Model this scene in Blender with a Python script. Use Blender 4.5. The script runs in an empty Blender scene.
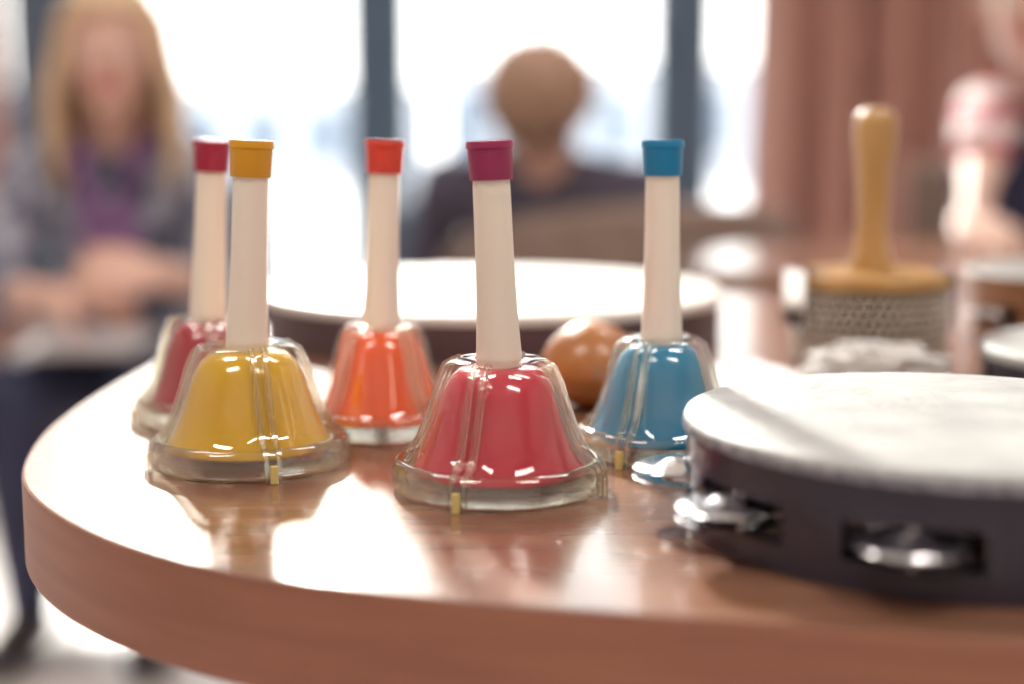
import bpy, bmesh, math, random
from mathutils import Vector, Matrix, noise
from mathutils.bvhtree import BVHTree
random.seed(7)
scene = bpy.context.scene
scene.view_settings.view_transform = 'Standard'
COL = scene.collection
TZ = 0.74          # table top height
CAMZ = TZ + 0.137

# ------------------------------------------------------------------ materials
def nodes_of(name):
    m = bpy.data.materials.new(name); m.use_nodes = True
    nt = m.node_tree
    return m, nt, nt.nodes["Principled BSDF"], nt.nodes["Material Output"]

def pbr(name, col, rough=0.5, metal=0.0, var=0.08, vscale=20.0, bump=0.0, bscale=60.0, coat=0.0, sheen=0.0, col2=None, stretch=None, trans=0.0, detail=4.0, ramp=(0.3, 0.7)):
    m, nt, b, out = nodes_of(name)
    N, L = nt.nodes, nt.links
    tc = N.new("ShaderNodeTexCoord"); mp = N.new("ShaderNodeMapping")
    if stretch: mp.inputs["Scale"].default_value = stretch
    L.new(tc.outputs["Object"], mp.inputs["Vector"])
    nz = N.new("ShaderNodeTexNoise"); nz.inputs["Scale"].default_value = vscale; nz.inputs["Detail"].default_value = detail
    L.new(mp.outputs[0], nz.inputs["Vector"])
    cr = N.new("ShaderNodeValToRGB")
    c2 = col2 if col2 else tuple(max(0, c*(1-var)) for c in col)
    c1 = col if col2 else tuple(min(1, c*(1+var)) for c in col)
    cr.color_ramp.elements[0].position = ramp[0]; cr.color_ramp.elements[1].position = ramp[1]
    cr.color_ramp.elements[0].color = (*c2, 1); cr.color_ramp.elements[1].color = (*c1, 1)
    L.new(nz.outputs[0], cr.inputs[0]); L.new(cr.outputs[0], b.inputs["Base Color"])
    b.inputs["Roughness"].default_value = rough; b.inputs["Metallic"].default_value = metal
    b.inputs["Coat Weight"].default_value = coat; b.inputs["Coat Roughness"].default_value = 0.08
    b.inputs["Sheen Weight"].default_value = sheen
    if bump > 0:
        n2 = N.new("ShaderNodeTexNoise"); n2.inputs["Scale"].default_value = bscale; n2.inputs["Detail"].default_value = 5
        L.new(mp.outputs[0], n2.inputs["Vector"])
        bp = N.new("ShaderNodeBump"); bp.inputs["Strength"].default_value = bump; bp.inputs["Distance"].default_value = 0.002
        L.new(n2.outputs[0], bp.inputs["Height"]); L.new(bp.outputs[0], b.inputs["Normal"])
    if trans > 0:
        t = N.new("ShaderNodeBsdfTranslucent"); L.new(cr.outputs[0], t.inputs[0])
        mx = N.new("ShaderNodeMixShader"); mx.inputs[0].default_value = trans
        L.new(b.outputs[0], mx.inputs[1]); L.new(t.outputs[0], mx.inputs[2]); L.new(mx.outputs[0], out.inputs[0])
    return m

def clear_plastic(name, tint, base=0.04, edge=0.55, blend=0.35, milky=0.0, rough=0.05, etint=None, glass=0.0):
    # thin clear plastic: see-through body, Fresnel-like gloss, denser tint where seen edge-on
    m, nt, b, out = nodes_of(name)
    N, L = nt.nodes, nt.links
    nt.nodes.remove(b)
    lw = N.new("ShaderNodeLayerWeight"); lw.inputs[0].default_value = blend
    mr = N.new("ShaderNodeMapRange"); mr.inputs["To Min"].default_value = base; mr.inputs["To Max"].default_value = edge
    pw = N.new("ShaderNodeMath"); pw.operation = 'POWER'; pw.inputs[1].default_value = 2.5
    L.new(lw.outputs["Facing"], pw.inputs[0]); L.new(pw.outputs[0], mr.inputs["Value"])
    cr = N.new("ShaderNodeValToRGB"); cr.color_ramp.elements[0].color = (*tint, 1); cr.color_ramp.elements[1].color = (*(etint or tint), 1)
    L.new(lw.outputs["Facing"], cr.inputs[0])
    tr = N.new("ShaderNodeBsdfTransparent"); L.new(cr.outputs[0], tr.inputs[0])
    gs = N.new("ShaderNodeBsdfGlossy"); gs.inputs["Roughness"].default_value = rough
    nz = N.new("ShaderNodeTexNoise"); nz.inputs["Scale"].default_value = 30
    tc = N.new("ShaderNodeTexCoord"); L.new(tc.outputs["Object"], nz.inputs["Vector"])
    bp = N.new("ShaderNodeBump"); bp.inputs["Strength"].default_value = 0.08; bp.inputs["Distance"].default_value = 0.001
    L.new(nz.outputs[0], bp.inputs["Height"]); L.new(bp.outputs[0], gs.inputs["Normal"])
    src = tr
    if glass > 0:
        gg = N.new("ShaderNodeBsdfGlass"); gg.inputs["IOR"].default_value = 1.42; gg.inputs["Roughness"].default_value = 0.02
        gg.inputs["Color"].default_value = (1, 1, .97, 1)
        m1 = N.new("ShaderNodeMixShader"); m1.inputs[0].default_value = glass
        L.new(src.outputs[0], m1.inputs[1]); L.new(gg.outputs[0], m1.inputs[2]); src = m1
    if milky > 0:
        df = N.new("ShaderNodeBsdfTranslucent"); df.inputs[0].default_value = (*(etint or tint), 1)
        m0 = N.new("ShaderNodeMixShader"); m0.inputs[0].default_value = milky
        L.new(src.outputs[0], m0.inputs[1]); L.new(df.outputs[0], m0.inputs[2]); src = m0
    m2 = N.new("ShaderNodeMixShader"); L.new(mr.outputs[0], m2.inputs[0])
    L.new(src.outputs[0], m2.inputs[1]); L.new(gs.outputs[0], m2.inputs[2])
    L.new(m2.outputs[0], out.inputs[0])
    return m

def striped(name, ca, cb, scale, rough=0.8):
    m, nt, b, out = nodes_of(name)
    N, L = nt.nodes, nt.links
    tc = N.new("ShaderNodeTexCoord"); w = N.new("ShaderNodeTexWave")
    w.wave_type = 'BANDS'; w.bands_direction = 'Z'; w.inputs["Scale"].default_value = scale; w.inputs["Distortion"].default_value = 0.3
    L.new(tc.outputs["Object"], w.inputs["Vector"])
    cr = N.new("ShaderNodeValToRGB"); cr.color_ramp.interpolation = 'CONSTANT'
    cr.color_ramp.elements[0].color = (*ca, 1); cr.color_ramp.elements[1].color = (*cb, 1); cr.color_ramp.elements[1].position = 0.5
    L.new(w.outputs[0], cr.inputs[0]); L.new(cr.outputs[0], b.inputs["Base Color"]); b.inputs["Roughness"].default_value = rough
    return m

M = {}
M['wood_top'] = pbr("table_laminate", (0.265, 0.130, 0.078), 0.24, var=0, col2=(0.19, 0.088, 0.052), vscale=9, stretch=(1, 9, 1), coat=0.35, detail=8)
M['wood_edge'] = pbr("table_edge_wood", (0.33, 0.135, 0.080), 0.40, col2=(0.26, 0.100, 0.060), vscale=14, stretch=(1, 1, 14), detail=8)
M['metal_dark'] = pbr("dark_steel", (0.08, 0.08, 0.09), 0.4, 0.9)
M['chrome'] = pbr("chrome", (0.82, 0.82, 0.84), 0.13, 1.0, bump=0.1, bscale=90)
M['beads'] = pbr("steel_beads", (0.52, 0.47, 0.41), 0.2, 1.0)
M['ivory'] = pbr("ivory_plastic", (0.84, 0.77, 0.67), 0.33, var=0.02)
M['clear'] = clear_plastic("clear_plastic_shell", (1.0, 1.0, 0.99), 0.07, 0.70, etint=(0.95, 0.94, 0.87), rough=.03)
M['clearthick'] = clear_plastic("clear_plastic_thick", (0.995, 0.99, 0.95), 0.09, 0.6, milky=0.0, etint=(0.95, 0.92, 0.76), glass=.65, rough=.03)
M['tab'] = pbr("yellowed_plastic_tab", (0.72, 0.60, 0.22), 0.25)
M['blackframe'] = pbr("navy_lacquer", (0.022, 0.018, 0.036), 0.28, coat=0.4, vscale=12, bump=0.05)
M['skin_head'] = pbr("drum_skin", (0.46, 0.47, 0.46), 0.5, col2=(0.31, 0.32, 0.32), vscale=34, bump=0.4, bscale=170, detail=12)
M['skin_edge'] = pbr("drum_skin_folded", (0.42, 0.42, 0.46), 0.6, col2=(0.06, 0.06, 0.09), vscale=330, bump=0.7, bscale=300)
M['white_head'] = pbr("white_drum_skin", (0.82, 0.79, 0.74), 0.4, var=0.03)
M['drumwood'] = pbr("dark_plum_wood", (0.075, 0.045, 0.055), 0.4, var=0.3, vscale=10, stretch=(1, 1, 8))
M['lightwood'] = pbr("varnished_beech", (0.55, 0.33, 0.115), 0.35, col2=(0.43, 0.235, 0.07), vscale=12, stretch=(6, 6, 1), coat=0.4)
M['brownwood'] = pbr("brown_wood", (0.36, 0.17, 0.08), 0.4, col2=(0.25, 0.11, 0.05), vscale=15, stretch=(1, 1, 9), coat=0.3)
M['eggwood'] = pbr("orange_wood", (0.42, 0.16, 0.035), 0.35, col2=(0.30, 0.10, 0.02), vscale=12, stretch=(1, 1, 7), coat=0.4)
M['cotton'] = pbr("white_cotton", (0.72, 0.71, 0.69), 0.9, var=0.04, bump=0.5, bscale=200, sheen=0.3)
M['paper'] = pbr("paper", (0.66, 0.64, 0.64), 0.8, var=0.02)
M['wall'] = pbr("wall_paint", (0.62, 0.55, 0.51), 0.85, var=0.03, vscale=4)
M['ceiling'] = pbr("ceiling_paint", (0.78, 0.76, 0.73), 0.9, var=0.02)
M['floor'] = pbr("floor_vinyl", (0.56, 0.51, 0.49), 0.35, var=0.06, vscale=3)
M['frame'] = pbr("window_frame_blue", (0.06, 0.105, 0.16), 0.45)
M['trim'] = pbr("trim_paint", (0.65, 0.62, 0.6), 0.6)
M['curtain'] = pbr("curtain_fabric", (0.47, 0.285, 0.24), 0.9, var=0.10, vscale=25, bump=0.2, trans=0.28)
M['concrete'] = pbr("pale_concrete", (0.42, 0.45, 0.50), 0.9, var=0.1, vscale=0.3)
M['bwin'] = pbr("building_glazing", (0.10, 0.14, 0.19), 0.3)
M['ground'] = pbr("paving", (0.66, 0.66, 0.66), 0.9, var=0.08, vscale=0.5)
M['flesh'] = pbr("skin", (0.68, 0.42, 0.33), 0.5, var=0.06, vscale=15)
M['fleshpale'] = pbr("pale_skin", (0.66, 0.44, 0.36), 0.5, var=0.05, vscale=15)
M['lips'] = pbr("lips", (0.55, 0.16, 0.15), 0.4)
M['eye'] = pbr("eye_white", (0.8, 0.78, 0.76), 0.2)
M['iris'] = pbr("iris", (0.06, 0.06, 0.07), 0.2)
M['blonde'] = pbr("blonde_hair", (0.85, 0.64, 0.42), 0.5, col2=(0.58, 0.39, 0.22), vscale=30, stretch=(4, 4, .5))
M['greybrown'] = pbr("light_brown_hair", (0.46, 0.29, 0.20), 0.6, col2=(0.28, 0.17, 0.115), vscale=50)
M['jacket'] = pbr("mottled_jacket", (0.42, 0.44, 0.52), 0.85, col2=(0.07, 0.08, 0.13), vscale=26, ramp=(0.44, 0.56))
M['navy'] = pbr("navy_cloth", (0.04, 0.045, 0.095), 0.85, var=0.2, bump=0.2)
M['plumtop'] = pbr("purple_scarf", (0.28, 0.15, 0.33), 0.85, var=0.2, vscale=40, bump=0.3)
M['sweater'] = pbr("dark_sweater", (0.085, 0.075, 0.11), 0.9, var=0.2, bump=0.3)
M['stripes'] = striped("striped_shirt", (0.74, 0.66, 0.65), (0.38, 0.025, 0.05), 6)
M['chairfab'] = pbr("taupe_upholstery", (0.22, 0.155, 0.125), 0.9, var=0.2, vscale=40, bump=0.3)
M['chairblue'] = pbr("blue_upholstery", (0.05, 0.06, 0.10), 0.9, var=0.2, vscale=40, bump=0.3)
M['shoe'] = pbr("shoe_leather", (0.03, 0.025, 0.025), 0.4)

# ------------------------------------------------------------------ mesh helpers
class MB:
    def __init__(s): s.v = []; s.f = []; s.mi = []; s.mats = []
    def mat(s, k):
        m = M[k]
        if m not in s.mats: s.mats.append(m)
        return s.mats.index(m)
    def add(s, vs, fs, k, mx=None):
        o = len(s.v); i = s.mat(k)
        for p in vs:
            p = Vector(p)
            s.v.append(mx @ p if mx else p)
        for f in fs:
            s.f.append([a + o for a in f]); s.mi.append(i)
    def box(s, c, d, k, mx=None):
        x, y, z = c; a, b, e = d[0]/2, d[1]/2, d[2]/2
        vs = [(x+i*a, y+j*b, z+l*e) for i in (-1, 1) for j in (-1, 1) for l in (-1, 1)]
        s.add(vs, [(0,1,3,2),(4,6,7,5),(0,4,5,1),(2,3,7,6),(0,2,6,4),(1,5,7,3)], k, mx)
    def lathe(s, prof, k, seg=48, mx=None, closed=False):
        vs = []; fs = []; n = len(prof)
        for i in range(seg):
            a = 2*math.pi*i/seg
            for r, z in prof: vs.append((r*math.cos(a), r*math.sin(a), z))
        for i in range(seg):
            j = (i+1) % seg
            for q in range(n if closed else n-1):
                q2 = (q+1) % n
                fs.append((i*n+q, j*n+q, j*n+q2, i*n+q2))
        s.add(vs, fs, k, mx)
    def tube(s, pts, rad, k, seg=10, mx=None):
        pts = [Vector(p) for p in pts]; n = len(pts); vs = []; fs = []
        up = Vector((0.13, 0.21, 0.97))
        for i, p in enumerate(pts):
            t = (pts[min(i+1, n-1)] - pts[max(i-1, 0)]).normalized()
            a = t.cross(up)
            if a.length < 1e-3: a = t.cross(Vector((1, 0, 0)))
            a.normalize(); b = t.cross(a)
            r = rad[i] if isinstance(rad, (list, tuple)) else rad
            for q in range(seg):
                g = 2*math.pi*q/seg
                vs.append(p + a*math.cos(g)*r + b*math.sin(g)*r)
        for i in range(n-1):
            for q in range(seg):
                q2 = (q+1) % seg
                fs.append((i*seg+q, i*seg+q2, (i+1)*seg+q2, (i+1)*seg+q))
        fs.append(list(range(seg))[::-1]); fs.append([(n-1)*seg+q for q in range(seg)])
        s.add(vs, fs, k, mx)
    def ball(s, c, r, k, u=16, w=10, mx=None):
        if not hasattr(r, '__len__'): r = (r, r, r)
        vs = [(c[0], c[1], c[2]+r[2])]; fs = []
        for j in range(1, w):
            t = math.pi*j/w
            for i in range(u):
                a = 2*math.pi*i/u
                vs.append((c[0]+r[0]*math.sin(t)*math.cos(a), c[1]+r[1]*math.sin(t)*math.sin(a), c[2]+r[2]*math.cos(t)))
        vs.append((c[0], c[1], c[2]-r[2])); e = len(vs)-1
        for i in range(u):
            fs.append((0, 1+i, 1+(i+1) % u)); fs.append((e, e-u+(i+1) % u, e-u+i))
        for j in range(w-2):
            for i in range(u):
                a = 1+j*u+i; b = 1+j*u+(i+1) % u
                fs.append((a, a+u, b+u, b))
        s.add(vs, fs, k, mx)
    def arc(s, r0, r1, z0, z1, a0, a1, k, n=8, mx=None):
        vs = []; fs = []
        for i in range(n+1):
            a = a0+(a1-a0)*i/n
            for r, z in ((r0, z0), (r1, z0), (r1, z1), (r0, z1)): vs.append((r*math.cos(a), r*math.sin(a), z))
        for i in range(n):
            for q in range(4):
                fs.append((i*4+q, (i+1)*4+q, (i+1)*4+(q+1) % 4, i*4+(q+1) % 4))
        fs.append((0, 1, 2, 3)); fs.append((n*4+3, n*4+2, n*4+1, n*4))
        s.add(vs, fs, k, mx)
    def obj(s, name, parent=None, smooth=True, loc=None, bevel=0, sub=0, angle=40):
        me = bpy.data.meshes.new(name); me.from_pydata([tuple(p) for p in s.v], [], s.f)
        for m in s.mats: me.materials.append(m)
        me.polygons.foreach_set("material_index", s.mi)
        bm = bmesh.new(); bm.from_mesh(me); bmesh.ops.recalc_face_normals(bm, faces=bm.faces); bm.to_mesh(me); bm.free()
        if smooth:
            me.polygons.foreach_set("use_smooth", [True]*len(me.polygons))
            try: me.set_sharp_from_angle(angle=math.radians(angle))
            except Exception: pass
        o = bpy.data.objects.new(name, me); COL.objects.link(o)
        if parent: o.parent = parent
        if loc: o.location = loc
        if bevel:
            b = o.modifiers.new("bevel", 'BEVEL'); b.width = bevel; b.segments = 3; b.limit_method = 'ANGLE'
        if sub:
            b = o.modifiers.new("sub", 'SUBSURF'); b.levels = sub; b.render_levels = sub
        return o

def empty(name, loc, rz=0):
    e = bpy.data.objects.new(name, None); e.empty_display_size = 0.05
    e.location = loc; e.rotation_euler = (0, 0, rz); COL.objects.link(e); return e

# ------------------------------------------------------------------ room
BY = 5.5; RX0, RX1 = -3.2, 3.2; FY = -2.6; CH = 3.8
b = MB(); b.box(((RX0+RX1)/2, (BY+FY)/2, -0.05), (RX1-RX0+.4, BY-FY+.4, 0.1), 'floor'); b.obj("floor", smooth=False)
b = MB(); b.box(((RX0+RX1)/2, (BY+FY)/2, CH+0.05), (RX1-RX0+.4, BY-FY+.4, 0.1), 'ceiling'); b.obj("ceiling", smooth=False)
b = MB(); b.box((RX0-.1, (BY+FY)/2, CH/2), (.2, BY-FY, CH), 'wall'); b.obj("wall_left", smooth=False)
b = MB(); b.box((RX1+.1, (BY+FY)/2, CH/2), (.2, BY-FY, CH), 'wall'); b.obj("wall_right", smooth=False)
b = MB(); b.box((0, FY-.1, CH/2), (RX1-RX0+.4, .2, CH), 'wall'); b.obj("wall_front", smooth=False)
SILL, HEAD = 0.22, 3.6
mull = [-3.05, -1.80, -0.51, 0.657, 1.85, 3.05]
b = MB()
b.box((0, BY+.1, SILL/2), (RX1-RX0+.4, .2, SILL), 'wall')
b.box((0, BY+.1, (HEAD+CH)/2), (RX1-RX0+.4, .2, CH-HEAD), 'wall')
b.box((-3.24, BY+.1, (HEAD+SILL)/2), (.32, .2, HEAD-SILL), 'wall')
b.box((3.24, BY+.1, (HEAD+SILL)/2), (.32, .2, HEAD-SILL), 'wall')
b.obj("wall_back", smooth=False)
GL = clear_plastic("window_glass", (0.99, 1.0, 1.0), 0.03, 0.3); M['glass'] = GL
FW = .115
for i in range(5):
    x0, x1 = mull[i], mull[i+1]; cx = (x0+x1)/2; w = x1-x0
    e = empty(f"window_{i+1}", (cx, BY+.08, 0))
    b = MB()
    for sx in (-1, 1): b.box((sx*(w/2-FW/2), 0, (SILL+HEAD)/2), (FW, .12, HEAD-SILL), 'frame')
    b.box((0, 0, SILL+.035), (w-2*FW, .12, .07), 'frame'); b.box((0, 0, HEAD-.035), (w-2*FW, .12, .07), 'frame')
    b.box((0, 0, 2.45), (w-2*FW, .10, .06), 'frame')
    b.obj("window_frame", e, smooth=False, bevel=.004)
    b = MB(); b.box((0, 0.01, (SILL+HEAD)/2), (w-2*FW+.01, .008, HEAD-SILL-.1), 'glass'); b.obj("pane", e, smooth=False)
b = MB(); b.box((RX0+.01, (BY+FY)/2, .05), (.02, BY-FY, .1), 'trim'); b.obj("baseboard_left", smooth=False)
b = MB(); b.box((RX1-.01, (BY+FY)/2, .05), (.02, BY-FY, .1), 'trim'); b.obj("baseboard_right", smooth=False)
b = MB(); b.box((0, BY-.01, .05), (RX1-RX0-.06, .02, .1), 'trim'); b.obj("baseboard_back", smooth=False)
b = MB(); b.box((0, BY-.05, SILL), (RX1-RX0-.1, .1, .03), 'trim'); b.obj("trim_1", smooth=False)

def curtain(x0, x1, y):
    n = int((x1-x0)/.008); vs = []; fs = []; rows = 12
    for j in range(rows+1):
        z = .02 + (CH-.12)*j/rows
        for i in range(n+1):
            x = x0+(x1-x0)*i/n
            d = .10*math.sin(x*26+1.2*math.sin(x*5)) + .025*math.sin(x*61+z)
            vs.append((x+.01*math.sin(z*2+x*20), y+d*(1-.25*j/rows), z))
    for j in range(rows):
        for i in range(n): fs.append((j*(n+1)+i, j*(n+1)+i+1, (j+1)*(n+1)+i+1, (j+1)*(n+1)+i))
    b = MB(); b.add(vs, fs, 'curtain'); o = b.obj("curtain")
    s = o.modifiers.new("t", 'SOLIDIFY'); s.thickness = .004
curtain(0.86, 2.35, 5.17); curtain(-2.5, -1.83, 5.17)
b = MB(); b.tube([(RX0+.02, 5.17, CH-.07), (RX1-.02, 5.17, CH-.07)], .016, 'metal_dark'); b.obj("curtain_rail")

# exterior
b = MB(); b.box((0, 46, -.35), (120, 80, .1), 'ground'); b.obj("paving", smooth=False)
def building(x, y, w, h, nx, nz):
    e = empty("building", (x, y, -.3)); b = MB(); b.box((0, 3, h/2), (w, 6, h), 'concrete'); b.obj("facade", e, smooth=False)
    b = MB()
    for i in range(nx):
        for j in range(nz): b.box((-w/2+w*(i+.5)/nx, -.02, h*(j+.5)/nz), (w/nx*.6, .05, h/nz*.55), 'bwin')
    b.obj("glazing", e, smooth=False)
building(-9, 38, 13, 2.6, 8, 1); building(3, 42, 10, 3.4, 7, 1); building(18, 40, 9, 4, 5, 1); building(-24, 40, 12, 5, 5, 2)

# ------------------------------------------------------------------ table
def catmull(P, n=10):
    out = []; N = len(P)
    for i in range(N):
        p0, p1, p2, p3 = [Vector((*P[(i+k-1) % N], 0)) for k in range(4)]
        for q in range(n):
            t = q/n
            out.append(.5*((2*p1)+(-p0+p2)*t+(2*p0-5*p1+4*p2-p3)*t*t+(-p0+3*p1-3*p2+p3)*t**3))
    return out
outl = [(.45,.372),(.30,.362),(.152,.376),(.075,.392),(-.0035,.410),(-.085,.438),(-.148,.486),(-.195,.555),(-.218,.635),(-.226,.72),(-.224,.83),(-.212,.97),(-.17,1.11),(-.08,1.21),(.06,1.26),(.26,1.27),(.45,1.22),(.59,1.08),(.66,.88),(.67,.66),(.60,.46)]
O2 = catmull(outl)
tab = empty("round_table", (0, 0, 0))
def extrude_outline(pts, z0, z1, side, top, name, parent, bev=.0015):
    n = len(pts); b = MB()
    vs = [(p.x, p.y, z0) for p in pts]+[(p.x, p.y, z1) for p in pts]
    b.add(vs, [(i, (i+1) % n, n+(i+1) % n, n+i) for i in range(n)], side)
    b.add(vs, [tuple(range(n))[::-1]], side); b.add(vs, [tuple(range(n, 2*n))], top)
    bm_o = b.obj(name, parent, smooth=False)
    bm = bmesh.new(); bm.from_mesh(bm_o.data); bmesh.ops.remove_doubles(bm, verts=bm.verts, dist=1e-6); bmesh.ops.recalc_face_normals(bm, faces=bm.faces)
    bm.to_mesh(bm_o.data); bm.free()
    bm_o.data.polygons.foreach_set("use_smooth", [True]*len(bm_o.data.polygons)); bm_o.data.set_sharp_from_angle(angle=math.radians(40))
    m = bm_o.modifiers.new("bevel", 'BEVEL'); m.width = bev; m.segments = 3; m.limit_method = 'ANGLE'; m.harden_normals = True
    return bm_o
extrude_outline(O2, TZ-.038, TZ, 'wood_edge', 'wood_top', "table_top", tab)
b = MB(); T = Matrix.Translation((.21, .82, 0))
b.lathe([(0, 0), (.27, 0), (.27, .012), (.08, .03), (.04, .05), (.04, TZ-.07), (.14, TZ-.05), (.14, TZ-.038), (0, TZ-.038)], 'metal_dark', mx=T)
b.obj("pedestal", tab)

t2 = empty("cafe_table", (.55, 1.64, 0))
b = MB(); b.lathe([(0, TZ-.032), (.336, TZ-.032), (.34, TZ-.028), (.34, TZ-.003), (.337, TZ), (0, TZ)], 'wood_top', seg=80)
b.obj("table_top", t2)
b = MB(); b.lathe([(0, 0), (.24, 0), (.24, .012), (.06, .03), (.035, .05), (.035, TZ-.05), (.12, TZ-.032)], 'metal_dark'); b.obj("pedestal", t2)

# ------------------------------------------------------------------ hand bells
def bell(x, y, R, bellcol, capcol, ribang, tilt=(0, 0), H=.137):
    k = R/.0425
    M['bc'] = pbr("bell_enamel", bellcol, 0.13, var=0.02, coat=0.8); M['cc'] = pbr("cap_plastic", capcol, 0.36, var=0.03)
    e = empty("hand_bell", (x, y, TZ))
    b = MB()
    zt = .050
    pr = [(0, zt-.001), (.010, zt-.001), (.0158, zt-.0022), (.0198, zt-.0055), (.0232, .0385), (.0262, .0300), (.0290, .0220), (.0322, .0145), (.0352, .0095), (.0360, .0082), (.0352, .0076),
          (.0325, .0088), (.0292, .0140), (.0262, .022), (.0232, .031), (.0195, .040), (0, .044)]
    sc = lambda p: [(r*(k if r > .0155 else 1)*1.0, z) for r, z in p]
    b.lathe(sc(pr), 'bc', seg=72); b.obj("bell_cup", e, angle=60)
    # clapper
    b = MB(); b.tube([(0, 0, .044), (0, 0, .02)], .0015, 'metal_dark'); b.ball((0, 0, .017), .006, 'ivory'); b.obj("clapper", e)
    # clear guard: four-lobed thin shell, pinched at the ribs
    sh = [(.0098, zt+.0022), (.0185, zt+.0016), (.0226, zt-.0010), (.0252, .0430), (.0278, .0350), (.0304, .0270), (.0335, .0195), (.0362, .0150), (.0388, .0124)]
    vs = []; fs = []; seg = 144; ra = math.radians(ribang); ns = len(sh)
    for i in range(seg):
        a = 2*math.pi*i/seg; pin = 1-.06*abs(math.cos(2*(a-ra)))**10
        for q, (r, z) in enumerate(sh):
            f = pin if 1 < q < ns-1 else 1
            rr = r*(k if r > .0155 else 1)*f; vs.append((rr*math.cos(a), rr*math.sin(a), z))
    for i in range(seg):
        j = (i+1) % seg
        for q in range(ns-1): fs.append((i*ns+q, j*ns+q, j*ns+q+1, i*ns+q+1))
    b = MB(); b.add(vs, fs, 'clear'); b.obj("clear_guard", e, angle=60)
    b = MB()
    ring = [(.0374, .0128), (.0392, .0130), (.0410, .0118), (.0420, .0095), (.0425, .0070), (.0425, .0035), (.0415, .0012), (.0395, 0), (.0382, 0), (.0376, .003), (.0374, .008)]
    b.lathe(sc(ring), 'clearthick', seg=96, closed=True); b.obj("base_ring", e, angle=70)
    # ribs
    b = MB()
    path = [(.0185, zt+.0024), (.0228, zt-.0002), (.0258, .0434), (.0283, .0355), (.0309, .0275), (.0340, .0202), (.0370, .0158), (.0408, .0130), (.0432, .0095), (.0436, .0005)]
    for q in range(4):
        a = math.radians(ribang+90*q); c, s_ = math.cos(a), math.sin(a)
        for off in (-.0026, .0026):
            vs = []; fs = []; w = .0010
            for r, z in path:
                r *= k if r > .0155 else 1
                for t_ in (-w, w):
                    for dr in (0, -.0026 if z > .012 else -.0020):
                        rr = r+dr; tt = off+t_
                        vs.append((rr*c-tt*s_, rr*s_+tt*c, z - (0.0012 if dr else 0)*(1 if z > .012 else 0)))
            for i in range(len(path)-1):
                o = i*4
                for u, v in ((0, 1), (1, 3), (3, 2), (2, 0)): fs.append((o+u, o+v, o+4+v, o+4+u))
            fs.append((0, 1, 3, 2)); fs.append(tuple((len(path)-1)*4+i for i in (0, 2, 3, 1)))
            b.add(vs, fs, 'clearthick')
    b.obj("guard_ribs", e, angle=50)
    b = MB()
    for q in range(4):
        a = math.radians(ribang+90*q)
        mx = Matrix.Rotation(a, 4, 'Z') @ Matrix.Translation((R+.0012, 0, .0038)); b.box((0, 0, 0), (.0018, .0030, .0076), 'tab' if q == 0 else 'clearthick', mx)
    b.obj("rib_tabs", e, smooth=False, bevel=.0004)
    # handle
    b = MB(); L = H-zt
    hp = [(0, -.001), (.0088, -.001), (.0091, .0005), (.0090, .004), (.0082, .018), (.0076, .040), (.0073, L-.018), (.0072, L-.0150), (0, L-.015)]
    b.lathe(hp, 'ivory', seg=40)
    h = b.obj("handle", e, loc=(0, 0, zt)); h.rotation_euler = (tilt[0], tilt[1], 0)
    b = MB()
    cp = [(.0070, L-.0152), (.0082, L-.0152), (.0084, L-.0146), (.0088, L-.0035), (.0093, L-.003), (.0093, L-.0008), (.0088, L), (0, L)]
    b.lathe(cp, 'cc', seg=40); h = b.obj("cap", e, loc=(0, 0, zt)); h.rotation_euler = (tilt[0], tilt[1], 0)

bell(-.0050, .5535, .0428, (.54, .014, .045), (.30, .020, .095), 249, (0, -.042))
bell(-.1125, .5980, .0424, (.66, .39, .000), (.66, .32, .010), 293, (0, .047))
bell(-.0615, .6620, .0360, (.80, .095, .003), (.66, .05, .025), 225, (0, .035))
bell(.0655, .6170, .0375, (.0, .22, .42), (.0, .20, .42), 238, (0, -.008))
bell(-.1490, .6920, .0365, (.34, .008, .028), (.36, .012, .05), 200, (0, .053))

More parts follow.
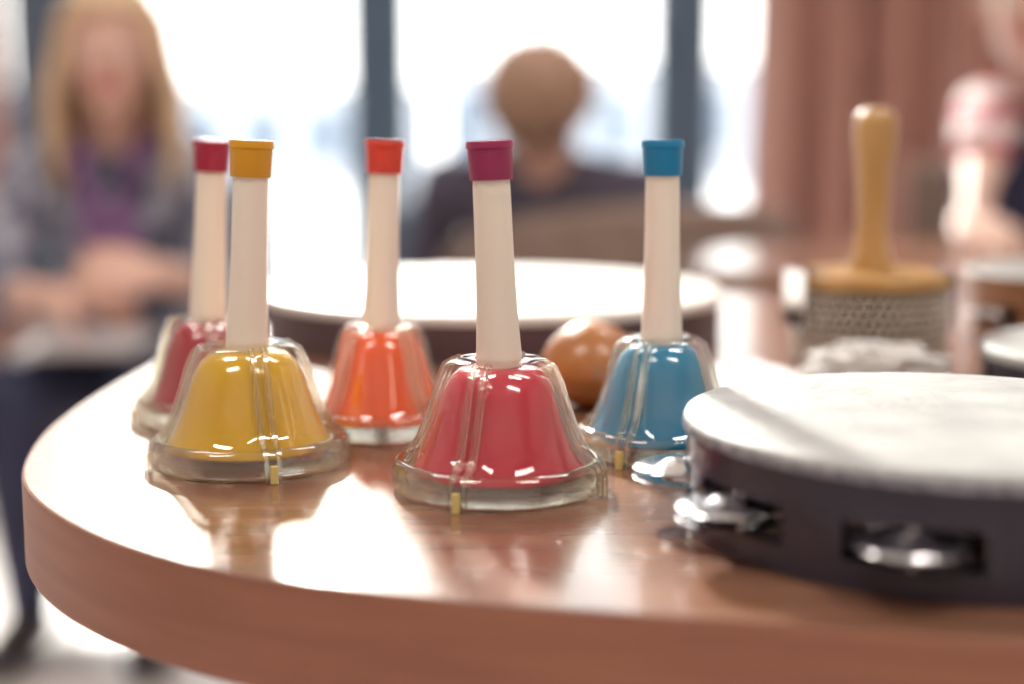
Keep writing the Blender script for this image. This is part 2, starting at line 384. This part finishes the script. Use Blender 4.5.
# ------------------------------------------------------------------ tambourines / drums
def tambourine(name, x, y, R, H, slots, framek, headk, edgek, jr=.017, loc_z=TZ, fold=.0045):
    e = empty(name, (x, y, loc_z))
    b = MB(); z0, z1 = H*.24, H*.58; w = .007
    b.lathe([(R-w, 0), (R-.0006, 0), (R, .0008), (R, z0), (R-w, z0)], framek, seg=120, closed=True)
    b.lathe([(R-w, z1), (R, z1), (R, H-.002), (R-.001, H-.001), (R-w, H-.001)], framek, seg=120, closed=True)
    half = math.asin((jr+.004)/R); sl = sorted([s % (2*math.pi) for s in slots])
    for i, a in enumerate(sl):
        nxt = sl[(i+1) % len(sl)] + (2*math.pi if i == len(sl)-1 else 0)
        b.arc(R-w, R, z0, z1, a+half, nxt-half, framek, n=24)
    b.obj("frame", e, angle=35)
    b = MB()
    b.lathe([(R+.0004, H-fold), (R+.0014, H-fold), (R+.0015, H-.0030), (R+.0012, H-.0012)], edgek, seg=120)
    b.lathe([(R+.0012, H-.0012), (R+.0002, H+.0004), (R-.003, H+.0009), (R*.6, H+.0006), (0, H+.0004)], headk, seg=120)
    b.obj("drum_head", e, angle=50)
    bj = MB()
    for a in sl:
        mx = Matrix.Rotation(a, 4, 'Z') @ Matrix.Translation((R+.002, 0, 0))
        bj.tube([(-.005, 0, z0-.001), (-.005, 0, z1+.001)], .0012, 'chrome', mx=mx)
        zm = (z0+z1)/2
        for sg in (-1, 1):
            tl = Matrix.Translation((0, 0, zm+sg*.0022)) @ Matrix.Rotation(sg*.05, 4, 'Y')
            pr = [(.0012, sg*.0026), (.005, sg*.0022), (.008, sg*.0004), (.011, sg*.0008), (jr-.001, 0), (jr, sg*.0004), (jr-.001, sg*.0010), (.011, sg*.0016), (.008, sg*.0013), (.005, sg*.0031), (.0012, sg*.0034)]
            bj.lathe(pr, 'chrome', seg=40, mx=mx @ tl, closed=True)
    bj.obj("jingles", e, angle=50)
    return e
sa = [math.radians(a) for a in (246, 207, 172, 130, 90, 50, 10, 330, 288)]
tambourine("tambourine", .158, .498, .095, .0395, sa, 'blackframe', 'skin_head', 'skin_edge', jr=.0175)
tambourine("tambourine", .425, 1.0, .10, .046, [math.radians(a) for a in range(200, 560, 60)], 'brownwood', 'skin_head', 'brownwood')

def framedrum(x, y, R, H, framek, headk):
    e = empty("frame_drum", (x, y, TZ)); b = MB()
    b.lathe([(R-.009, 0), (R-.001, 0), (R, .001), (R, H-.002), (R-.002, H), (R-.009, H)], framek, seg=120, closed=True); b.obj("frame", e, angle=35)
    b = MB(); b.lathe([(R+.0002, H-.005), (R+.0012, H-.005), (R+.0014, H-.001), (R-.0005, H+.0012), (R-.004, H+.0014), (0, H+.001)], headk, seg=120); b.obj("drum_head", e, angle=50)
framedrum(-.0136, 1.02, .163, .031, 'drumwood', 'white_head')
framedrum(.352, .755, .095, .026, 'blackframe', 'skin_head')

# ------------------------------------------------------------------ cabasa
e = empty("cabasa", (.219, .866, TZ))
b = MB(); b.lathe([(0, 0), (.040, 0), (.042, .002), (.042, .050), (0, .050)], 'brownwood', seg=60)
b.lathe([(0, .0495), (.0475, .0495), (.049, .051), (.049, .0565), (.0475, .058), (0, .058)], 'lightwood', seg=60); b.obj("wood_core", e)
b = MB()
for j in range(9):
    for i in range(50):
        a = 2*math.pi*(i+.5*(j % 2))/50
        b.ball((.0448*math.cos(a), .0448*math.sin(a), .004+.0052*j), .0029, 'beads', u=8, w=6)
b.obj("bead_chains", e)
b = MB()
for a in (math.radians(195), math.radians(345), math.radians(80)):
    mx = Matrix.Rotation(a, 4, 'Z')
    b.box((.0502, 0, .042), (.0018, .028, .034), 'chrome', mx); b.box((.044, 0, .0592), (.014, .028, .0018), 'chrome', mx)
b.obj("metal_clips", e, smooth=False, bevel=.0005)
b = MB()
hp = [(.0, .057), (.0135, .057), (.0140, .061), (.0108, .070), (.0092, .085), (.0094, .105), (.0110, .125), (.0126, .138), (.0126, .147), (.0112, .1530), (.0070, .1560), (0, .157)]
b.lathe(hp, 'lightwood', seg=40); b.obj("handle", e, angle=80)

# egg shaker
e = empty("egg_shaker", (.041, .726, TZ)); b = MB(); pr = []
for i in range(25):
    t = math.pi*i/24; z = -math.cos(t); r = math.sin(t)*(1-.12*z)
    if abs(i-12) == 0: r *= .985
    pr.append((max(r, 0)*.0265, .0225+z*.0225))
b.lathe(pr, 'eggwood', seg=56); o = b.obj("shell", e, angle=80)
# white cotton wad
def blob(name, x, y, dims, k, seed):
    b = MB(); b.ball((0, 0, 0), 1, k, u=64, w=40)
    for i, p in enumerate(b.v):
        n = noise.fractal(p*2.3+Vector((seed, 0, 0)), 0.8, 2.2, 4); rg = abs(noise.noise(p*4+Vector((0, seed, 0))))
        q = p*(1+.28*n-.35*rg); b.v[i] = Vector((q.x*dims[0], q.y*dims[1], max(q.z*dims[2], -dims[2]*.72)+dims[2]*.72))
    b.obj(name, loc=(x, y, TZ), angle=80)
blob("cotton_cloth", .202, .785, (.040, .022, .0145), 'cotton', 3.1)
b = MB(); n = 14; vs = []; fs = []
for j in range(n+1):
    for i in range(n+1):
        u, v = i/n-.5, j/n-.5; vs.append((u*.075, v*.11, .0010+.004*max(0, u)*math.sin(v*5+1)**2+.012*max(0, abs(u)-.38)))
for j in range(n):
    for i in range(n): fs.append((j*(n+1)+i, j*(n+1)+i+1, (j+1)*(n+1)+i+1, (j+1)*(n+1)+i))
b.add(vs, fs, 'paper'); o = b.obj("paper_napkin", loc=(.128, .80, TZ)); o.rotation_euler = (0, 0, .25)
s = o.modifiers.new("t", 'SOLIDIFY'); s.thickness = .0008; s.offset = 1

# ------------------------------------------------------------------ chairs
def side_chair(x, y, rz, sh=.34, k='chairblue'):
    e = empty("side_chair", (x, y, 0), rz)   # faces local -y
    b = MB(); b.box((0, 0, sh-.03), (.46, .44, .06), k); b.obj("seat", e, bevel=.02)
    b = MB(); b.box((0, .235, sh+.26), (.44, .04, .36), k); b.obj("backrest", e, bevel=.018)
    b = MB()
    for sx in (-1, 1):
        b.tube([(sx*.2, -.19, 0), (sx*.2, -.19, sh-.05)], .012, 'metal_dark'); b.tube([(sx*.2, .22, 0), (sx*.2, .225, sh), (sx*.2, .24, sh+.40)], .012, 'metal_dark')
        b.tube([(sx*.2, -.19, sh-.065), (sx*.2, .22, sh-.065)], .010, 'metal_dark')
    b.obj("legs", e)
side_chair(-.715, 2.78, 0, .345)
side_chair(.86, 2.36, -.35, .40, 'chairfab')
# tub armchair, opening away from the camera
e = empty("tub_armchair", (.21, 2.86, 0)); b = MB()
def tub(r0, r1, z0, ztop, a0, a1, n=40):
    vs = []; fs = []
    for i in range(n+1):
        a = a0+(a1-a0)*i/n; u = abs(2*i/n-1); zt_ = ztop-(.16)*(u**2.2)
        for r, z in ((r0, z0), (r1, z0), (r1+.01, zt_-.03), (r1-.01, zt_-.005), ((r0+r1)/2, zt_), (r0+.01, zt_-.005), (r0, zt_-.03)):
            vs.append((r*math.cos(a), r*math.sin(a)*1.0, z))
    m = 7
    for i in range(n):
        for q in range(m): fs.append((i*m+q, (i+1)*m+q, (i+1)*m+(q+1) % m, i*m+(q+1) % m))
    fs.append(tuple(range(m))); fs.append(tuple(n*m+q for q in range(m))[::-1])
    return vs, fs
vs, fs = tub(.28, .35, .12, .765, math.radians(180-15), math.radians(360+50)); b.add(vs, fs, 'chairfab'); b.obj("backrest_shell", e, angle=60)
b = MB(); b.lathe([(0, .14), (.265, .14), (.268, .16), (.268, .31), (.25, .335), (0, .345)], 'chairfab', seg=48); b.obj("seat_cushion", e)
b = MB()
for a in (45, 135, 225, 315):
    c, s_ = math.cos(math.radians(a)), math.sin(math.radians(a)); b.tube([(c*.24, s_*.24, 0), (c*.20, s_*.20, .15)], [.012, .018], 'brownwood')
b.obj("legs", e)

# ------------------------------------------------------------------ people
def sphere_pts(c, r, R=None, u=14, w=9):
    if not hasattr(r, '__len__'): r = (r, r, r)
    out = []
    for j in range(w+1):
        t = math.pi*j/w
        for i in range(u):
            a = 2*math.pi*i/u; p = Vector((r[0]*math.sin(t)*math.cos(a), r[1]*math.sin(t)*math.sin(a), r[2]*math.cos(t)))
            out.append(Vector(c)+(R @ p if R else p))
            if j in (0, w): break
    return out
class Body:
    def __init__(s): s.pr = []
    def hull(s, items, lab, R=None):
        pts = []
        for c, r in items: pts += sphere_pts(c, r, R)
        s.pr.append((pts, lab))
    def cone(s, a, b_, ra, rb, lab): s.hull([(a, ra), (b_, rb)], lab)
    def build(s, name, parent, labmats, voxel=.005, smooth=4):
        V, F = [], []; labs = {}
        for pts, lab in s.pr:
            bm = bmesh.new()
            for p in pts: bm.verts.new(p)
            bmesh.ops.remove_doubles(bm, verts=bm.verts, dist=1e-6)
            r = bmesh.ops.convex_hull(bm, input=bm.verts)
            gone = [g for g in bm.verts if not g.link_faces]
            bmesh.ops.delete(bm, geom=gone, context='VERTS')
            bmesh.ops.recalc_face_normals(bm, faces=bm.faces)
            bm.verts.index_update(); o = len(V)
            lv, lf = labs.setdefault(lab, ([], [])); o2 = len(lv)
            for v in bm.verts: V.append(v.co.copy()); lv.append(v.co.copy())
            for f in bm.faces:
                F.append([v.index+o for v in f.verts]); lf.append([v.index+o2 for v in f.verts])
            bm.free()
        me = bpy.data.meshes.new("tmp"); me.from_pydata([tuple(v) for v in V], [], F)
        ob = bpy.data.objects.new("tmp", me); COL.objects.link(ob)
        m = ob.modifiers.new("r", 'REMESH'); m.mode = 'VOXEL'; m.voxel_size = voxel
        m = ob.modifiers.new("s", 'SMOOTH'); m.factor = .5; m.iterations = smooth
        dg = bpy.context.evaluated_depsgraph_get(); nm = bpy.data.meshes.new_from_object(ob.evaluated_get(dg)); nm.name = name
        bpy.data.objects.remove(ob); bpy.data.meshes.remove(me)
        keys = list(labmats.keys())
        nm.materials.clear()
        for k in keys: nm.materials.append(M[labmats[k]])
        trees = {k: BVHTree.FromPolygons(labs[k][0], labs[k][1]) for k in keys if k in labs}
        mi = []
        for p in nm.polygons:
            best = 9; bi = 0
            for i, k in enumerate(keys):
                if k in trees:
                    r = trees[k].find_nearest(p.center, .05)
                    if r[3] is not None and r[3] < best: best = r[3]; bi = i
            mi.append(bi)
        nm.polygons.foreach_set("material_index", mi); nm.polygons.foreach_set("use_smooth", [True]*len(mi))
        o = bpy.data.objects.new(name, nm); COL.objects.link(o); o.parent = parent; return o

def hand(B, wrist, d, n, s, curl=.45, spread=.0, lab='skin', sc=1.0):
    wrist = Vector(wrist); d = Vector(d).normalized(); n = Vector(n); n = (n-d*n.dot(d)).normalized(); s = Vector(s); s = (s-d*s.dot(d)-n*s.dot(n)).normalized()
    kn = [wrist+d*(.083-.004*abs(i-1.2))*sc+s*(.030-.0205*i)*sc for i in range(4)]
    B.hull([(wrist+s*.014*sc, .016*sc), (wrist-s*.014*sc, .016*sc)]+[(k, .0105*sc) for k in kn], lab)
    for i, Ln in enumerate((.070, .078, .072, .056)):
        p = kn[i]; th = curl*.6
        dd = (d+s*(spread*(1.5-i)))
        for seg, fr in enumerate((.46, .30, .24)):
            q = p+(dd*math.cos(th)+n*math.sin(th)).normalized()*Ln*fr*sc
            B.cone(p, q, (.0090-.0009*seg)*sc, (.0082-.0009*seg)*sc, lab); p = q; th += curl
    p = wrist+d*.022*sc+s*.022*sc; q = p+(d*.62+s*.70+n*.25).normalized()*.042*sc; r = q+(d*.85+s*.25+n*.45).normalized()*.032*sc; t = r+(d*.9+n*.5).normalized()*.024*sc
    B.cone(p, q, .0145*sc, .0105*sc, lab); B.cone(q, r, .0105*sc, .0095*sc, lab); B.cone(r, t, .0095*sc, .008*sc, lab)

def head(B, C, R, skin='skin'):
    C = Vector(C); P = lambda x, y, z: C+R @ Vector((x, y, z))
    B.hull([(P(0, .015, .032), (.073, .088, .080))], skin, R)
    B.hull([(P(0, -.020, .015), (.064, .060, .066)), (P(0, -.052, -.078), (.030, .026, .024)), (P(.038, -.005, -.055), .022), (P(-.038, -.005, -.055), .022)], skin, R)
    B.cone(P(0, -.078, .018), P(0, -.099, -.020), .0075, .0105, skin)
    for sx in (-1, 1):
        B.cone(P(sx*.006, -.090, -.022), P(sx*.012, -.086, -.023), .008, .007, skin)
        B.cone(P(sx*.014, -.077, .028), P(sx*.046, -.062, .026), .0075, .007, skin)
        B.hull([(P(sx*.036, -.058, -.022), (.018, .016, .020))], skin, R)
        B.hull([(P(sx*.076, .012, .002), (.008, .018, .022)), (P(sx*.072, .004, -.026), (.006, .010, .010))], skin, R)
    B.hull([(P(-.018, -.078, -.050), (.008, .006, .0045)), (P(.018, -.078, -.050), (.008, .006, .0045)), (P(0, -.084, -.048), (.010, .006, .005))], 'lips', R)
    B.hull([(P(-.012, -.078, -.059), (.008, .006, .005)), (P(.012, -.078, -.059), (.008, .006, .005))], 'lips', R)
    B.cone(P(0, -.068, -.088), P(0, -.066, -.092), .017, .016, skin)
def eyes(C, R, parent):
    C = Vector(C); mx = Matrix.Translation(C) @ R.to_4x4(); b = MB()
    for sx in (-1, 1):
        b.ball((sx*.030, -.0655, .008), (.0135, .0125, .0095), 'eye', mx=mx); b.ball((sx*.030, -.0765, .008), (.0052, .0022, .0052), 'iris', mx=mx)
    b.obj("eyes", parent)
def hair_cap(C, R, parent, k, front=.050, low=-.045, ex=1.0, seed=0, fluff=1.0, exz=None):
    C = Vector(C); b = MB(); u, w = 64, 40; exz = exz or ex
    tmp = MB(); tmp.ball((0, 0, 0), 1, k, u=u, w=w)
    P = []
    for p in tmp.v:
        n = (noise.noise(p*6+Vector((seed, 0, 0)))*.006+noise.noise(Vector((p.x*22, p.y*22, p.z*6)))*.003)*fluff
        P.append(Vector((p.x*(.081*ex+n), p.y*(.098*ex+n)+.017, p.z*(.090*exz+n)+.036)))
    fs = []
    for f in tmp.f:
        c = sum((P[i] for i in f), Vector())/len(f)
        lim = low + (front-low)*min(1, max(0, (-c.y+.01)/.045))
        if abs(c.x) > .06 and c.y < .035: lim = max(lim, .0)
        if c.z > lim: fs.append(f)
    used = sorted({i for f in fs for i in f}); mp = {a: i for i, a in enumerate(used)}
    mx = Matrix.Translation(C) @ R.to_4x4()
    b.add([P[i] for i in used], [[mp[i] for i in f] for f in fs], k, mx)
    o = b.obj("hair", parent, angle=180); s_ = o.modifiers.new("t", 'SOLIDIFY'); s_.thickness = .010+.09*(ex-1.0); s_.offset = -1
def long_locks(C, R, parent, k, length=.225, n=90, gap=66):
    mx = Matrix.Translation(Vector(C)) @ R.to_4x4(); b = MB(); rnd = random.Random(5)
    for i in range(n):
        a = math.radians(-90+gap+(360-2*gap)*i/(n-1)) ; x, y = math.cos(a), math.sin(a); j = rnd.uniform(-.005, .005)
        Ln = length*rnd.uniform(.85, 1.05); fl = 1+.10*abs(x)
        pts = [(x*.02, y*.03+.01, .126), (x*.052, y*.062+.013, .112), (x*.080+j, y*.092+.015, .060), (x*(.090)+j, y*.100+.015, .0), (x*.098*fl+j, y*.098+.012, -.06), (x*.100*fl, y*.085+.006+j, -.06-(Ln-.06)*.5), (x*.090*fl+j, y*.07-.002, -Ln)]
        P2 = []
        for q in range(len(pts)-1):
            for t in (0, .5): P2.append(Vector(pts[q]).lerp(Vector(pts[q+1]), t))
        P2.append(Vector(pts[-1]))
        rr = [.006+.006*min(1, q/3) for q in range(len(P2))]; rr[-1] = .002; rr[-2] = .006
        b.tube(P2, rr, k, seg=7, mx=mx)
    b.obj("long_hair", parent, angle=180)

def torso(B, pel, waist, chest, neck, shL, shR, R, lab, hiplab, w=1.0):
    B.hull([(pel, (.155*w, .115, .085)), (Vector(pel).lerp(Vector(waist), .5), (.150*w, .115, .06))], hiplab, R)
    B.hull([(Vector(pel).lerp(Vector(waist), .35), (.155*w, .120, .05)), (waist, (.138*w, .108, .06)), (chest, (.150*w, .112, .085))], lab, R)
    B.hull([(chest, (.150*w, .112, .085)), (Vector(shL), .052), (Vector(shR), .052), (Vector(neck)-Vector((0, 0, .02)), .05)], lab, R)
def arm(B, sh, el, wr, upl, lol, cuff=None, w=1.0):
    sh, el, wr = Vector(sh), Vector(el), Vector(wr)
    B.cone(sh, el, .056*w, .043*w, upl)
    if cuff is None: B.cone(el, wr, .041*w, .024*w, lol)
    else:
        c = el.lerp(wr, cuff); r = (.043+(.028-.043)*cuff)*w
        B.cone(el, c, .044*w, r+.003, upl); B.cone(c, wr, r-.003, .023*w, lol)
def leg(B, hip, kn, an, toe, lab, w=1.0):
    hip, kn, an, toe = map(Vector, (hip, kn, an, toe))
    B.cone(hip, kn, .088*w, .062*w, lab); mid = kn.lerp(an, .3)+Vector((0, .012, 0)); B.cone(kn, mid, .060*w, .056*w, lab); B.cone(mid, an, .056*w, .038*w, lab)
    B.hull([(an-Vector((0, 0, .03)), .036), (toe, (.036, .05, .026)), (an+Vector((0, .02, -.045)), .034)], 'shoe')

# --- woman, seated, facing the camera
e = empty("seated_woman", (0, 0, 0))
Rz = Matrix.Rotation(.12, 3, 'Z'); I3 = Matrix.Identity(3)
B = Body(); HC = (-.690, 2.50, 1.02)
torso(B, (-.715, 2.78, .445), (-.715, 2.72, .58), (-.715, 2.62, .735), (-.705, 2.57, .87), (-.865, 2.58, .825), (-.562, 2.58, .825), I3, 'top', 'legs', .95)
B.cone((-.705, 2.575, .85), (-.695, 2.525, .96), .050, .046, 'skin')
head(B, HC, Rz)
arm(B, (-.868, 2.58, .82), (-.905, 2.47, .605), (-.735, 2.29, .625), 'top', 'skin', .35)
arm(B, (-.560, 2.58, .82), (-.500, 2.47, .615), (-.565, 2.27, .665), 'top', 'skin', .55)
hand(B, (-.735, 2.29, .625), (.85, -.35, -.02), (.1, .3, -1), (-.2, -1, .2), .35)
hand(B, (-.565, 2.27, .665), (-.45, -.55, .05), (-.6, .3, -.5), (-.3, -.2, .9), .55)
leg(B, (-.80, 2.74, .435), (-.83, 2.30, .455), (-.83, 2.36, .085), (-.84, 2.24, .028), 'legs')
leg(B, (-.63, 2.74, .435), (-.60, 2.30, .455), (-.60, 2.36, .085), (-.60, 2.24, .028), 'legs')
B.build("body", e, {'top': 'jacket', 'legs': 'navy', 'skin': 'flesh', 'lips': 'lips', 'shoe': 'shoe'})
eyes(HC, Rz, e); hair_cap(HC, Rz, e, 'blonde', front=.075, low=-.05, ex=1.04); long_locks(HC, Rz, e, 'blonde')
b = MB()
for sx in (-1, 1):
    pts = [(-.705+sx*.045, 2.66, .895), (-.705+sx*.062, 2.57, .885), (-.705+sx*.045, 2.495, .84), (-.705+sx*.028, 2.482, .76), (-.705+sx*.026, 2.515, .68), (-.705+sx*.030, 2.560, .61)]
    b.tube(pts, [.018, .020, .022, .024, .027, .022], 'plumtop', seg=14)
b.tube([(-.66, 2.66, .895), (-.705, 2.67, .90), (-.75, 2.66, .895)], .018, 'plumtop', seg=14)
b.obj("scarf", e, angle=180)
b = MB(); b.box((-.715, 2.40, .537), (.21, .297, .0012), 'paper'); o = b.obj("paper_sheet", smooth=False)

# --- man, seated in the armchair, seen from behind
e = empty("seated_man", (0, 0, 0))
R2 = Matrix.Rotation(math.pi-.25, 3, 'Z'); Rb = Matrix.Rotation(math.pi, 3, 'Z'); HC = (.056, 2.74, .928)
B = Body()
torso(B, (.13, 2.93, .43), (.11, 2.90, .53), (.085, 2.83, .69), (.058, 2.78, .84), (-.120, 2.80, .790), (.245, 2.82, .780), Rb, 'top', 'legs', .98)
B.cone((.058, 2.79, .80), (.056, 2.755, .90), .062, .060, 'skin')
head(B, HC, R2)
arm(B, (-.125, 2.80, .785), (-.190, 2.98, .590), (-.06, 3.20, .56), 'top', 'skin', .9, 1.12)
arm(B, (.245, 2.82, .775), (.37, 2.99, .60), (.26, 3.20, .56), 'top', 'skin', .9, 1.12)
hand(B, (-.06, 3.20, .56), (.35, 1, -.1), (0, 0, -1), (1, 0, 0), .3)
hand(B, (.26, 3.20, .56), (-.35, 1, -.1), (0, 0, -1), (-1, 0, 0), .3)
leg(B, (.07, 2.97, .425), (.0, 3.38, .47), (-.01, 3.40, .085), (-.02, 3.52, .028), 'legs', 1.05)
leg(B, (.22, 2.97, .425), (.25, 3.38, .47), (.25, 3.40, .085), (.26, 3.52, .028), 'legs', 1.05)
B.build("body", e, {'top': 'sweater', 'legs': 'navy', 'skin': 'flesh', 'lips': 'lips', 'shoe': 'shoe'})
eyes(HC, R2, e); hair_cap(HC, R2, e, 'greybrown', front=.062, low=-.095, ex=1.30, exz=1.16, seed=4, fluff=2.5)

# --- seated person at the further table, striped sleeve
e = empty("seated_person", (0, 0, 0))
R3 = Matrix.Rotation(-.5, 3, 'Z'); HC = (.755, 2.08, 1.075); B = Body()
torso(B, (.86, 2.36, .49), (.85, 2.33, .62), (.84, 2.25, .79), (.80, 2.17, .94), (.715, 2.17, .895), (.985, 2.27, .90), R3, 'top', 'legs', .92)
B.cone((.81, 2.18, .91), (.765, 2.105, 1.02), .050, .045, 'skin'); head(B, HC, R3)
arm(B, (.712, 2.16, .90), (.650, 1.98, .86), (.592, 1.83, .775), 'sleeve', 'skin', .12, .78)
B.cone((.715, 2.16, .915), (.648, 1.98, .865), .052, .040, 'sleeve')
arm(B, (.985, 2.27, .895), (1.03, 2.10, .70), (.86, 1.93, .80), 'sleeve', 'skin', .12, .95)
hand(B, (.592, 1.83, .775), (-.15, -1, -.15), (0, -.1, -1), (1, 0, 0), .22, sc=.9)
hand(B, (.860, 1.93, .80), (-.55, -.8, -.28), (0, -.1, -1), (-1, .4, 0), .22)
leg(B, (.77, 2.32, .49), (.68, 1.99, .50), (.70, 2.05, .085), (.66, 1.94, .028), 'legs', .9)
leg(B, (.94, 2.36, .49), (.90, 1.99, .50), (.90, 2.05, .085), (.88, 1.94, .028), 'legs', .9)
B.build("body", e, {'top': 'navy', 'sleeve': 'stripes', 'legs': 'navy', 'skin': 'fleshpale', 'lips': 'lips', 'shoe': 'shoe'})
eyes(HC, R3, e); hair_cap(HC, R3, e, 'blonde', front=.062, low=-.06, ex=1.03, seed=9)

# ------------------------------------------------------------------ light
w = bpy.data.worlds.new("sky"); scene.world = w; w.use_nodes = True
bg = w.node_tree.nodes["Background"]; N = w.node_tree.nodes; Lk = w.node_tree.links
tc = N.new("ShaderNodeTexCoord"); sp = N.new("ShaderNodeSeparateXYZ"); cr = N.new("ShaderNodeValToRGB")
Lk.new(tc.outputs["Generated"], sp.inputs[0]); Lk.new(sp.outputs[2], cr.inputs[0]); Lk.new(cr.outputs[0], bg.inputs[0])
cr.color_ramp.elements[0].color = (1, .975, .93, 1); cr.color_ramp.elements[1].color = (.95, .97, 1, 1)
bg.inputs[1].default_value = 4.8
def lamp(name, typ, loc, rot, en, col=(1, 1, 1), **kw):
    l = bpy.data.lights.new(name, typ); l.energy = en; l.color = col
    for k, v in kw.items(): setattr(l, k, v)
    o = bpy.data.objects.new(name, l); o.location = loc; o.rotation_euler = rot; COL.objects.link(o); return o
sun = lamp("sun", 'SUN', (0, 8, 6), (0, 0, 0), 9, (1, .95, .87), angle=math.radians(4))
d = Vector((.20, -1, -math.tan(math.radians(27)))).normalized(); sun.rotation_euler = d.to_track_quat('-Z', 'Y').to_euler()
for i, (x, y) in enumerate(((-1.3, -.6), (1.3, -.6), (-1.3, 2.4), (1.3, 2.4))):  # fill lamps and boxes added out of view to soften the backlight
    e = empty("added_fill_light", (x, y, CH)); b = MB(); b.box((0, 0, -.03), (1.26, .36, .06), 'trim'); b.obj("fill_light_housing", e, smooth=False)
    l = lamp("lamp", 'AREA', (0, 0, -.065), (0, 0, 0), 40 if y < 0 else 30, (1, .92, .86), shape='RECTANGLE', size=1.2, size_y=.3); l.parent = e

# ------------------------------------------------------------------ camera
cam = bpy.data.cameras.new("camera"); co = bpy.data.objects.new("camera", cam); COL.objects.link(co)
co.location = (0, 0, CAMZ); co.rotation_euler = (math.radians(90-8.08), 0, 0)
cam.lens = 50; cam.sensor_width = 36; cam.clip_start = .02; cam.clip_end = 300
cam.dof.use_dof = True; cam.dof.focus_distance = .565; cam.dof.aperture_fstop = 2.6
scene.camera = co
